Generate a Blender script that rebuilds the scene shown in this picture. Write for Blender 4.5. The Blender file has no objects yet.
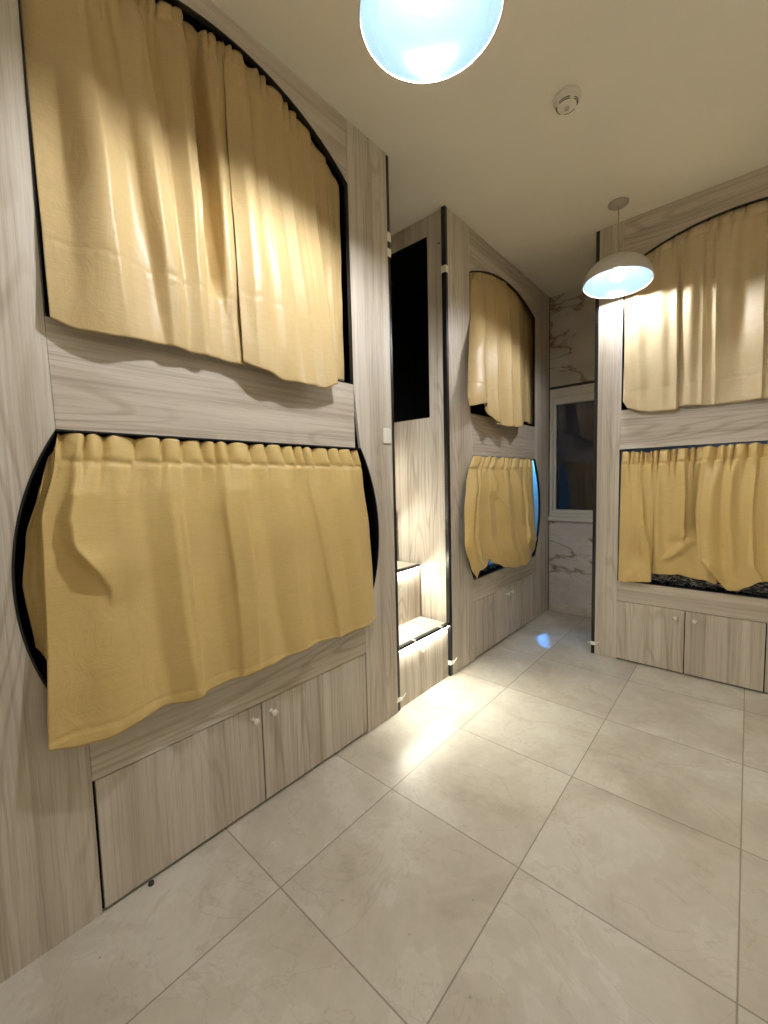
import bpy, bmesh, math, random
from mathutils import Vector, Matrix
random.seed(7)
PI = math.pi
H = 3.2
COL = bpy.context.scene.collection

# ------------------------------------------------------------------ helpers
def link_mesh(name, bm, mat, parent=None, smooth=False, autosmooth=None, recalc=True):
    if recalc:
        bmesh.ops.recalc_face_normals(bm, faces=bm.faces[:])
    me = bpy.data.meshes.new(name)
    bm.to_mesh(me); bm.free()
    if smooth:
        for p in me.polygons: p.use_smooth = True
    if mat: me.materials.append(mat)
    o = bpy.data.objects.new(name, me)
    COL.objects.link(o)
    if parent is not None: o.parent = parent
    if smooth and autosmooth:
        md = o.modifiers.new('edges', 'EDGE_SPLIT'); md.split_angle = math.radians(autosmooth)
    return o

def bevel(o, w, seg=2):
    m = o.modifiers.new('bevel', 'BEVEL'); m.width = w; m.segments = seg
    m.limit_method = 'ANGLE'; m.angle_limit = math.radians(40)
    return o

def tag(o, label=None, cat=None, group=None, kind=None):
    if label: o['label'] = label
    if cat: o['category'] = cat
    if group: o['group'] = group
    if kind: o['kind'] = kind
    return o

def empty(name, loc, rz=0, **kw):
    o = bpy.data.objects.new(name, None); COL.objects.link(o)
    o.location = loc; o.rotation_euler = (0, 0, rz); o.empty_display_size = .1
    return tag(o, **kw)

def bx(bm, x0, x1, y0, y1, z0, z1):
    vs = [bm.verts.new((x, y, z)) for x in (x0, x1) for y in (y0, y1) for z in (z0, z1)]
    for f in ((0, 1, 3, 2), (4, 6, 7, 5), (0, 4, 5, 1), (2, 3, 7, 6), (0, 2, 6, 4), (1, 5, 7, 3)):
        bm.faces.new([vs[i] for i in f])
    return bm

def box(name, x0, x1, y0, y1, z0, z1, mat, parent=None, bev=0):
    o = link_mesh(name, bx(bmesh.new(), x0, x1, y0, y1, z0, z1), mat, parent)
    if bev: bevel(o, bev)
    return o

def prism_xz(bm, pts, y0, y1):
    """extrude an outline drawn in the x-z plane from y0 to y1"""
    a = [bm.verts.new((x, y0, z)) for x, z in pts]
    b = [bm.verts.new((x, y1, z)) for x, z in pts]
    n = len(pts)
    f1 = bm.faces.new(a); f2 = bm.faces.new(b[::-1])
    f1.normal_update(); f2.normal_update()
    for i in range(n):
        bm.faces.new((a[i], b[i], b[(i+1) % n], a[(i+1) % n]))
    bmesh.ops.triangulate(bm, faces=[f1, f2], ngon_method='EAR_CLIP')
    return bm

def strip_along(bm, pts, y0, y1, t, closed=False):
    """thin band following an outline in x-z, with thickness t towards its left side"""
    n = len(pts)
    rows = []
    for i, (x, z) in enumerate(pts):
        if closed: p0 = pts[(i-1) % n]; p1 = pts[(i+1) % n]
        else: p0 = pts[max(i-1, 0)]; p1 = pts[min(i+1, n-1)]
        dx, dz = p1[0]-p0[0], p1[1]-p0[1]; l = math.hypot(dx, dz) or 1
        nx, nz = -dz/l*t, dx/l*t
        rows.append([bm.verts.new(q) for q in ((x, y0, z), (x+nx, y0, z+nz), (x+nx, y1, z+nz), (x, y1, z))])
    m = n if closed else n-1
    for i in range(m):
        a, b = rows[i], rows[(i+1) % n]
        for k in range(4):
            bm.faces.new((a[k], b[k], b[(k+1) % 4], a[(k+1) % 4]))
    if not closed:
        bm.faces.new(rows[0]); bm.faces.new(rows[-1][::-1])
    return bm

def lathe(bm, prof, seg=32, axis='z', c=(0, 0, 0), M=None):
    rings = []
    for r, h in prof:
        ring = []
        if r < 1e-5:
            ring = [bm.verts.new((0, 0, h))]
        else:
            ring = [bm.verts.new((r*math.cos(2*PI*k/seg), r*math.sin(2*PI*k/seg), h)) for k in range(seg)]
        rings.append(ring)
    for a, b in zip(rings, rings[1:]):
        if len(a) == 1 and len(b) == 1: continue
        for k in range(seg):
            k2 = (k+1) % seg
            if len(a) == 1: bm.faces.new((a[0], b[k], b[k2]))
            elif len(b) == 1: bm.faces.new((a[k], a[k2], b[0]))
            else: bm.faces.new((a[k], a[k2], b[k2], b[k]))
    T = Matrix.Translation(c)
    if axis == 'y-': T = T @ Matrix.Rotation(PI/2, 4, 'X')      # local +z -> -y
    vs = [v for ring in rings for v in ring]
    for v in vs: v.co = T @ v.co
    return bm

def tube(bm, pts, r, seg=8):
    pts = [Vector(p) for p in pts]; rings = []
    for i, p in enumerate(pts):
        d = (pts[min(i+1, len(pts)-1)] - pts[max(i-1, 0)]).normalized()
        a = d.cross(Vector((0, 0, 1)))
        if a.length < 1e-3: a = d.cross(Vector((1, 0, 0)))
        a.normalize(); b = d.cross(a)
        rings.append([bm.verts.new(p + (a*math.cos(2*PI*k/seg) + b*math.sin(2*PI*k/seg))*r) for k in range(seg)])
    for a, b in zip(rings, rings[1:]):
        for k in range(seg): bm.faces.new((a[k], a[(k+1) % seg], b[(k+1) % seg], b[k]))
    bm.faces.new(rings[0]); bm.faces.new(rings[-1][::-1])
    return bm

def interp(pts, x):
    if x <= pts[0][0]: return pts[0][1]
    for (a, b), (c, d) in zip(pts, pts[1:]):
        if x <= c:
            t = (x-a)/(c-a) if c > a else 0
            t = t*t*(3-2*t)*.5 + t*.5
            return b + (d-b)*t
    return pts[-1][1]

# ------------------------------------------------------------------ materials
class NT:
    def __init__(s, name):
        s.m = bpy.data.materials.new(name); s.m.use_nodes = True
        s.t = s.m.node_tree; s.b = s.t.nodes['Principled BSDF']
    def n(s, typ, **kw):
        o = s.t.nodes.new(typ)
        for k, v in kw.items():
            if k.startswith('i_'):
                key = k[2:]
                o.inputs[int(key) if key.isdigit() else key.replace('_', ' ')].default_value = v
            else: setattr(o, k, v)
        return o
    def l(s, a, b): s.t.links.new(a, b)
    def math(s, op, a, b=None):
        o = s.n('ShaderNodeMath', operation=op)
        for i, v in enumerate((a, b)):
            if v is None: continue
            if isinstance(v, (int, float)): o.inputs[i].default_value = v
            else: s.l(v, o.inputs[i])
        return o.outputs[0]
    def ramp(s, fac, stops, interp='LINEAR'):
        o = s.n('ShaderNodeValToRGB'); cr = o.color_ramp; cr.interpolation = interp
        while len(cr.elements) < len(stops): cr.elements.new(.5)
        for e, (p, c) in zip(cr.elements, stops):
            e.position = p; e.color = tuple(c) + (1,) if len(c) == 3 else c
        s.l(fac, o.inputs[0]); return o.outputs[0]
    def mix(s, fac, a, b, mode='MIX'):
        o = s.n('ShaderNodeMix', data_type='RGBA', blend_type=mode)
        for key, v in ((0, fac), (6, a), (7, b)):
            if isinstance(v, (int, float)): o.inputs[key].default_value = v
            elif isinstance(v, tuple): o.inputs[key].default_value = v + (1,)
            else: s.l(v, o.inputs[key])
        return o.outputs[2]

def plain(name, c, rough=.5, metal=0, spec=None, coat=0):
    k = NT(name); b = k.b
    b.inputs['Base Color'].default_value = c + (1,); b.inputs['Roughness'].default_value = rough
    b.inputs['Metallic'].default_value = metal
    if spec is not None: b.inputs['Specular IOR Level'].default_value = spec
    b.inputs['Coat Weight'].default_value = coat
    return k.m

def noisy(name, c1, c2, scale, rough, bump=0):
    k = NT(name)
    tc = k.n('ShaderNodeTexCoord')
    nz = k.n('ShaderNodeTexNoise', i_Scale=scale, i_Detail=5.)
    k.l(tc.outputs['Object'], nz.inputs['Vector'])
    k.l(k.ramp(nz.outputs[0], [(.3, c1), (.7, c2)]), k.b.inputs['Base Color'])
    k.b.inputs['Roughness'].default_value = rough
    if bump:
        bp = k.n('ShaderNodeBump', i_Strength=.4, i_Distance=bump)
        k.l(nz.outputs[0], bp.inputs['Height']); k.l(bp.outputs[0], k.b.inputs['Normal'])
    return k.m

def emit(name, c, s):
    k = NT(name)
    k.b.inputs['Base Color'].default_value = (.8, .8, .8, 1)
    k.b.inputs['Emission Color'].default_value = c + (1,)
    k.b.inputs['Emission Strength'].default_value = s
    return k.m

def wood(name, axis, seed):
    """pale grey-brown oak laminate, grain along the given local axis"""
    k = NT(name)
    tc = k.n('ShaderNodeTexCoord'); oi = k.n('ShaderNodeObjectInfo')
    off = k.n('ShaderNodeVectorMath', operation='SCALE'); off.inputs[0].default_value = (7.3, 3.1, 5.7)
    k.l(k.math('ADD', oi.outputs['Random'], seed), off.inputs['Scale'])
    add = k.n('ShaderNodeVectorMath', operation='ADD')
    k.l(tc.outputs['Object'], add.inputs[0]); k.l(off.outputs[0], add.inputs[1])
    def mapped(cross, along):
        m = k.n('ShaderNodeMapping'); sc = [cross]*3; sc['xyz'.index(axis)] = along
        m.inputs['Scale'].default_value = sc; k.l(add.outputs[0], m.inputs['Vector']); return m.outputs[0]
    n1 = k.n('ShaderNodeTexNoise', i_Scale=1., i_Detail=1.5, i_Roughness=.4, i_Distortion=.15)
    k.l(mapped(5.2, .62), n1.inputs['Vector'])
    rings = k.math('SINE', k.math('MULTIPLY', n1.outputs[0], 105.))
    rings = k.math('ADD', k.math('MULTIPLY', rings, .5), .5)
    n2 = k.n('ShaderNodeTexNoise', i_Scale=1., i_Detail=4., i_Roughness=.6)
    k.l(mapped(210, 4.5), n2.inputs['Vector'])
    n3 = k.n('ShaderNodeTexNoise', i_Scale=1., i_Detail=2.)
    k.l(mapped(10, .4), n3.inputs['Vector'])
    n4 = k.n('ShaderNodeTexNoise', i_Scale=1., i_Detail=4., i_Roughness=.65, i_Distortion=.2)
    k.l(mapped(55, .8), n4.inputs['Vector'])
    n5 = k.n('ShaderNodeTexNoise', i_Scale=1., i_Detail=1.)
    k.l(mapped(3.5, .8), n5.inputs['Vector'])
    mask = k.ramp(n5.outputs[0], [(.42, (.10,)*3), (.58, (.85,)*3)])
    fine = k.ramp(n2.outputs[0], [(.30, (.60, .56, .52)), (.50, (1,)*3)])
    ringc = k.ramp(rings, [(0, (.78, .74, .70)), (.38, (1, 1, 1))])
    broad = k.ramp(n3.outputs[0], [(.3, (.46, .40, .325)), (.5, (.56, .505, .425)), (.7, (.63, .59, .515))])
    strk = k.ramp(n4.outputs[0], [(.33, (.70, .655, .61)), (.53, (1, 1, 1))])
    c = k.mix(mask, broad, ringc, 'MULTIPLY')
    c = k.mix(.42, c, fine, 'MULTIPLY')
    c = k.mix(.75, c, strk, 'MULTIPLY')
    k.l(c, k.b.inputs['Base Color'])
    k.b.inputs['Roughness'].default_value = .42
    k.b.inputs['Specular IOR Level'].default_value = .35
    bp = k.n('ShaderNodeBump', i_Strength=.25, i_Distance=.0006)
    k.l(n2.outputs[0], bp.inputs['Height']); k.l(bp.outputs[0], k.b.inputs['Normal'])
    return k.m

def fabric(name, c1, c2, along='x'):
    k = NT(name)
    tc = k.n('ShaderNodeTexCoord')
    def mp(s):
        m = k.n('ShaderNodeMapping'); m.inputs['Scale'].default_value = s
        k.l(tc.outputs['Object'], m.inputs['Vector']); return m.outputs[0]
    slub = k.n('ShaderNodeTexNoise', i_Scale=1., i_Detail=3., i_Roughness=.7); k.l(mp((20, 20, 520)), slub.inputs['Vector'])
    warp = k.n('ShaderNodeTexNoise', i_Scale=1., i_Detail=2.); k.l(mp((500, 500, 40)), warp.inputs['Vector'])
    wr = k.n('ShaderNodeTexNoise', i_Scale=9., i_Detail=4., i_Roughness=.6, i_Distortion=.6); k.l(mp((1, 1, .7)), wr.inputs['Vector'])
    c = k.ramp(slub.outputs[0], [(.15, c1), (.8, c2)])
    k.l(c, k.b.inputs['Base Color'])
    k.b.inputs['Roughness'].default_value = .42
    k.b.inputs['Specular IOR Level'].default_value = .38
    k.b.inputs['Sheen Weight'].default_value = .15; k.b.inputs['Sheen Roughness'].default_value = .4
    k.b.inputs['Sheen Tint'].default_value = (1, .85, .55, 1)
    h = k.math('ADD', k.math('MULTIPLY', slub.outputs[0], .10), k.math('ADD', k.math('MULTIPLY', warp.outputs[0], .1), k.math('MULTIPLY', wr.outputs[0], 3.0)))
    bp = k.n('ShaderNodeBump', i_Strength=.5, i_Distance=.0028)
    k.l(h, bp.inputs['Height']); k.l(bp.outputs[0], k.b.inputs['Normal'])
    return k.m

def tile_floor():
    k = NT('beige marble floor tile')
    geo = k.n('ShaderNodeNewGeometry'); sep = k.n('ShaderNodeSeparateXYZ'); k.l(geo.outputs['Position'], sep.inputs[0])
    T = .599; ds = []; ids = []
    for ax, o in ((0, .3758), (1, .7412)):
        q = k.math('DIVIDE', k.math('SUBTRACT', sep.outputs[ax], o), T)
        fr = k.math('FRACT', q); ids.append(k.math('FLOOR', q))
        d = k.math('MULTIPLY', k.math('MINIMUM', fr, k.math('SUBTRACT', 1., fr)), T); ds.append(d)
    # the first row by the entrance is laid with longer tiles
    ds[1] = k.math('ADD', ds[1], k.math('LESS_THAN', sep.outputs[1], .4))
    d = k.math('MINIMUM', ds[0], ds[1])
    comb = k.n('ShaderNodeCombineXYZ'); k.l(ids[0], comb.inputs[0]); k.l(ids[1], comb.inputs[1])
    wn = k.n('ShaderNodeTexWhiteNoise', noise_dimensions='3D'); k.l(comb.outputs[0], wn.inputs[0])
    sc = k.n('ShaderNodeVectorMath', operation='SCALE'); k.l(wn.outputs['Color'], sc.inputs[0]); sc.inputs['Scale'].default_value = 11.
    add = k.n('ShaderNodeVectorMath', operation='ADD'); k.l(geo.outputs['Position'], add.inputs[0]); k.l(sc.outputs[0], add.inputs[1])
    n1 = k.n('ShaderNodeTexNoise', i_Scale=2.6, i_Detail=8., i_Roughness=.62, i_Distortion=.35); k.l(add.outputs[0], n1.inputs['Vector'])
    n2 = k.n('ShaderNodeTexNoise', i_Scale=2.3, i_Detail=5., i_Roughness=.55, i_Distortion=1.4); k.l(add.outputs[0], n2.inputs['Vector'])
    n3 = k.n('ShaderNodeTexNoise', i_Scale=30., i_Detail=4.); k.l(add.outputs[0], n3.inputs['Vector'])
    base = k.ramp(n1.outputs[0], [(.32, (.42, .375, .30)), (.5, (.525, .485, .40)), (.68, (.61, .58, .495))])
    vein = k.math('ABSOLUTE', k.math('SUBTRACT', n2.outputs[0], .5))
    vn = k.ramp(vein, [(0, (1, 1, 1)), (.012, (0, 0, 0))])
    c = k.mix(k.math('MULTIPLY', vn, .32), base, (.36, .30, .23))
    vein2 = k.math('ABSOLUTE', k.math('SUBTRACT', n1.outputs[0], .56))
    vn2 = k.ramp(vein2, [(0, (1, 1, 1)), (.02, (0, 0, 0))])
    c = k.mix(k.math('MULTIPLY', vn2, .3), c, (.66, .63, .57))
    c = k.mix(.12, c, k.ramp(n3.outputs[0], [(.3, (.6, .6, .6)), (.7, (1, 1, 1))]), 'MULTIPLY')
    spk = k.n('ShaderNodeTexVoronoi', i_Scale=9.); k.l(add.outputs[0], spk.inputs['Vector'])
    sp = k.ramp(spk.outputs['Distance'], [(.028, (1, 1, 1)), (.04, (0, 0, 0))])
    c = k.mix(k.math('MULTIPLY', sp, .55), c, (.2, .15, .1))
    tint = k.n('ShaderNodeSeparateColor'); k.l(wn.outputs['Color'], tint.inputs[0])
    c = k.mix(k.math('MULTIPLY', tint.outputs[0], .12), c, (.40, .33, .27))
    gr = k.ramp(d, [(.0009, (1, 1, 1)), (.0014, (0, 0, 0))])
    c = k.mix(k.math('MULTIPLY', gr, .8), c, (.13, .10, .07))
    k.l(c, k.b.inputs['Base Color'])
    k.l(k.ramp(n1.outputs[0], [(.3, (.30,)*3), (.7, (.40,)*3)]), k.b.inputs['Roughness'])
    k.b.inputs['Specular IOR Level'].default_value = .32
    return k.m

def marble_wall():
    k = NT('veined white wall marble')
    geo = k.n('ShaderNodeNewGeometry')
    mp = k.n('ShaderNodeMapping'); mp.inputs['Rotation'].default_value = (0, .75, .3); k.l(geo.outputs['Position'], mp.inputs['Vector'])
    mp.inputs['Location'].default_value = (.35, 0, .2)
    mp.inputs['Scale'].default_value = (.8, 1, 2.0)
    wv = k.n('ShaderNodeTexNoise', i_Scale=1.5, i_Detail=6., i_Roughness=.5, i_Distortion=.8); k.l(mp.outputs[0], wv.inputs['Vector'])
    d = k.math('ABSOLUTE', k.math('SUBTRACT', wv.outputs[0], .5))
    wv2 = k.n('ShaderNodeTexNoise', i_Scale=3.1, i_Detail=5., i_Roughness=.5, i_Distortion=1.2); k.l(mp.outputs[0], wv2.inputs['Vector'])
    d2 = k.math('ABSOLUTE', k.math('SUBTRACT', wv2.outputs[0], .46))
    pres = k.n('ShaderNodeTexNoise', i_Scale=2., i_Detail=1.); k.l(mp.outputs[0], pres.inputs['Vector'])
    pr = k.ramp(pres.outputs[0], [(.46, (0, 0, 0)), (.55, (1, 1, 1))])
    a = k.ramp(d, [(0, (1, 1, 1)), (.022, (0, 0, 0))]); b = k.ramp(d2, [(0, (1, 1, 1)), (.012, (0, 0, 0))])
    b = k.math('MULTIPLY', b, pr)
    cl = k.n('ShaderNodeTexNoise', i_Scale=2.2, i_Detail=3.); k.l(mp.outputs[0], cl.inputs['Vector'])
    base = k.ramp(cl.outputs[0], [(.35, (.46, .43, .40)), (.65, (.58, .55, .52))])
    c = k.mix(k.math('MULTIPLY', a, .85), base, (.19, .12, .05))
    c = k.mix(k.math('MULTIPLY', b, .6), c, (.28, .19, .09))
    k.l(c, k.b.inputs['Base Color']); k.b.inputs['Roughness'].default_value = .25
    return k.m

def night_glass():
    k = NT('window glass'); b = k.b
    b.inputs['Base Color'].default_value = (1, 1, 1, 1); b.inputs['Transmission Weight'].default_value = 1
    b.inputs['Roughness'].default_value = 0; b.inputs['IOR'].default_value = 1.5
    return k.m

def plastic_wrap():
    k = NT('black marbled plastic')
    tc = k.n('ShaderNodeTexCoord')
    mp = k.n('ShaderNodeMapping'); mp.inputs['Scale'].default_value = (8, 8, 20); k.l(tc.outputs['Object'], mp.inputs['Vector'])
    nz = k.n('ShaderNodeTexNoise', i_Scale=1.6, i_Detail=5., i_Roughness=.65, i_Distortion=1.2); k.l(mp.outputs[0], nz.inputs['Vector'])
    d = k.math('ABSOLUTE', k.math('SUBTRACT', nz.outputs[0], .5))
    k.l(k.ramp(d, [(0, (.55, .56, .58)), (.025, (.012, .012, .016))]), k.b.inputs['Base Color'])
    k.b.inputs['Roughness'].default_value = .2
    bp = k.n('ShaderNodeBump', i_Strength=.7, i_Distance=.01); k.l(nz.outputs[0], bp.inputs['Height']); k.l(bp.outputs[0], k.b.inputs['Normal'])
    return k.m

M = dict(
    wv=wood('vertical grain oak laminate', 'z', 0.0), wh=wood('horizontal grain oak laminate', 'x', 3.3),
    wt=wood('tread oak laminate', 'y', 1.7),
    black=plain('black edge profile', (.006, .006, .007), .28), blackmatt=plain('black lining board', (.008, .008, .009), .6),
    gap=plain('dark gap shade', (.003, .003, .003), .9),
    gold=fabric('gold curtain cloth', (.46, .335, .155), (.57, .43, .215)),
    gold2=fabric('mustard curtain cloth', (.53, .375, .135), (.65, .48, .20)),
    pale=fabric('pale gold curtain cloth', (.53, .42, .245), (.64, .53, .335)),
    ceil=noisy('painted ceiling', (.80, .77, .69), (.82, .79, .71), 3., .75),
    wall=noisy('painted wall', (.60, .57, .50), (.63, .60, .53), 3., .7),
    floor=tile_floor(), marble=marble_wall(), glass=night_glass(),
    pvc=plain('grey white window profile', (.55, .53, .48), .35),
    white=plain('white plastic', (.72, .69, .62), .4), tie=plain('white cable tie', (.85, .84, .74), .35),
    shade=plain('white enamel', (.62, .60, .56), .3), shin=plain('glow toned dark glossy lining', (.012, .018, .032), .10, spec=.5),  # white shade lining coloured near-black blue so its glow reads pale blue
    shin2=plain('glow toned lighter glossy lining', (.035, .05, .085), .10, spec=.5),  # lighter copy for the dimmer lamp, glow tone put into the colour
    metal=plain('brushed nickel', (.75, .72, .66), .22, 1.), alu=plain('bare aluminium nosing', (.75, .74, .68), .35, .6),
    knobw=plain('clear white knob', (.62, .58, .50), .18, coat=.5),
    dot=plain('dark detail', (.03, .025, .02), .6),
    bulb=emit('lamp bulb glow', (.97, .98, 1.), 760), led=emit('stair LED glow', (1., .97, .82), 230),
    bulb2=emit('far lamp bulb glow', (.97, .98, 1.), 290), canopy=plain('greyish plastic canopy', (.42, .39, .34), .5), blued=emit('dim blue LED glow', (.25, .5, 1.), 10),
    opal=emit('added fill glow', (1., .97, .92), 72),  # glow of the added fill uplighters
    blue=emit('blue LED glow', (.10, .48, 1.), 130),
    palelin=plain('white lining board', (.75, .76, .78), .6), wrap=plastic_wrap(),
    bluecloth=noisy('blue blanket cloth', (.02, .09, .45), (.04, .16, .62), 30, .7),
)

# ------------------------------------------------------------------ room
X0, X1, Y0, Y1 = -.93, 3.45, -1.6, 4.3533
def S(o): o['kind'] = 'structure'; return o
S(box('floor', X0, X1, Y0, Y1+.0, -.06, 0, M['floor']))
S(box('ceiling', X0, X1, Y0, Y1, H, H+.06, M['ceil']))
S(box('wall_left', X0-.08, X0, Y0, Y1+.1, -.06, H+.06, M['wall']))
S(box('wall_right', X1, X1+.08, Y0, Y1+.1, -.06, H+.06, M['wall']))
S(box('wall_front', X0, X1, Y0-.08, Y0, -.06, H+.06, M['wall']))
WX0, WX1, WZ0, WZ1 = .012, .662, .955, 2.285
bm = bmesh.new()
bx(bm, X0, WX0, Y1, Y1+.1, -.06, H+.06); bx(bm, WX1, X1, Y1, Y1+.1, -.06, H+.06)
bx(bm, WX0, WX1, Y1, Y1+.1, -.06, WZ0); bx(bm, WX0, WX1, Y1, Y1+.1, WZ1, H+.06)
S(link_mesh('wall_back', bm, M['marble']))
# marble skirting, dark joint over the window, dark corner joint
S(box('baseboard_back', .004, .675, Y1-.012, Y1, 0, .085, M['floor'], bev=.002))
S(box('trim_1', .004, .675, Y1-.004, Y1, 2.285, 2.312, M['black']))
# window
win = empty('window_1', (WX0, Y1, WZ0), kind='structure')
def wbox(name, x0, x1, y0, y1, z0, z1, mat, bev=.003):
    return box(name, x0-WX0, x1-WX0, y0-Y1, y1-Y1, z0-WZ0, z1-WZ0, mat, win, bev)
w, h0, h1 = WX1-WX0, 1.0, WZ1
bm = bmesh.new()
for a in ((WX0, WX1, WZ0+.045, WZ0+.08), (WX0, WX1, WZ1-.085, WZ1), (WX0, WX0+.03, WZ0+.08, WZ1-.085), (WX1-.03, WX1, WZ0+.08, WZ1-.085)):
    bx(bm, a[0]-WX0, a[1]-WX0, -.02, .06, a[2]-WZ0, a[3]-WZ0)
f = link_mesh('window_frame', bm, M['pvc'], win); bevel(f, .004)
bm = bmesh.new()
sx0, sx1, sz0, sz1 = WX0+.03, WX1-.03, WZ0+.08, WZ1-.085
for a in ((sx0, sx1, sz0, sz0+.035), (sx0, sx1, sz1-.07, sz1), (sx0, sx0+.028, sz0+.035, sz1-.07), (sx1-.035, sx1, sz0+.035, sz1-.07)):
    bx(bm, a[0]-WX0, a[1]-WX0, -.008, .045, a[2]-WZ0, a[3]-WZ0)
f = link_mesh('sash', bm, M['pvc'], win); bevel(f, .004)
wbox('pane', sx0+.026, sx1-.033, Y1+.012, Y1+.018, sz0+.033, sz1-.068, M['glass'], 0)
wbox('window_sill', WX0-.008, WX1, Y1-.045, Y1+.08, WZ0, WZ0+.045, M['pvc'], .006)

# ------------------------------------------------------------------ bunk units
def arc(x0, z0, x1, z1, sag, n=28):
    """points of a circular arc from (x0,z0) to (x1,z1), bulging to the left of the direction by sag"""
    mx, mz = (x0+x1)/2, (z0+z1)/2; dx, dz = x1-x0, z1-z0; l = math.hypot(dx, dz)
    nx, nz = -dz/l, dx/l; hl = l/2
    if abs(sag) < 1e-4: return [(x0, z0), (x1, z1)]
    r = (hl*hl+sag*sag)/(2*sag); cx, cz = mx-nx*(r-sag), mz-nz*(r-sag)
    a0 = math.atan2(z0-cz, x0-cx); a1 = math.atan2(z1-cz, x1-cx)
    d = a1-a0
    while d > PI: d -= 2*PI
    while d < -PI: d += 2*PI
    return [(cx+abs(r)*math.cos(a0+d*i/n), cz+abs(r)*math.sin(a0+d*i/n)) for i in range(n+1)]

TH = .018
def knob(door, u, z):
    bm = bmesh.new()
    lathe(bm, [(0, 0), (.0105, 0), (.0105, .003), (.006, .005), (.0055, .014), (.010, .019), (.0145, .024), (.0155, .029), (.013, .034), (.007, .0365), (0, .037)], 24, 'y-', (u, 0, z))
    return link_mesh('knob', bm, M['knobw'], door, smooth=True)

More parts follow.
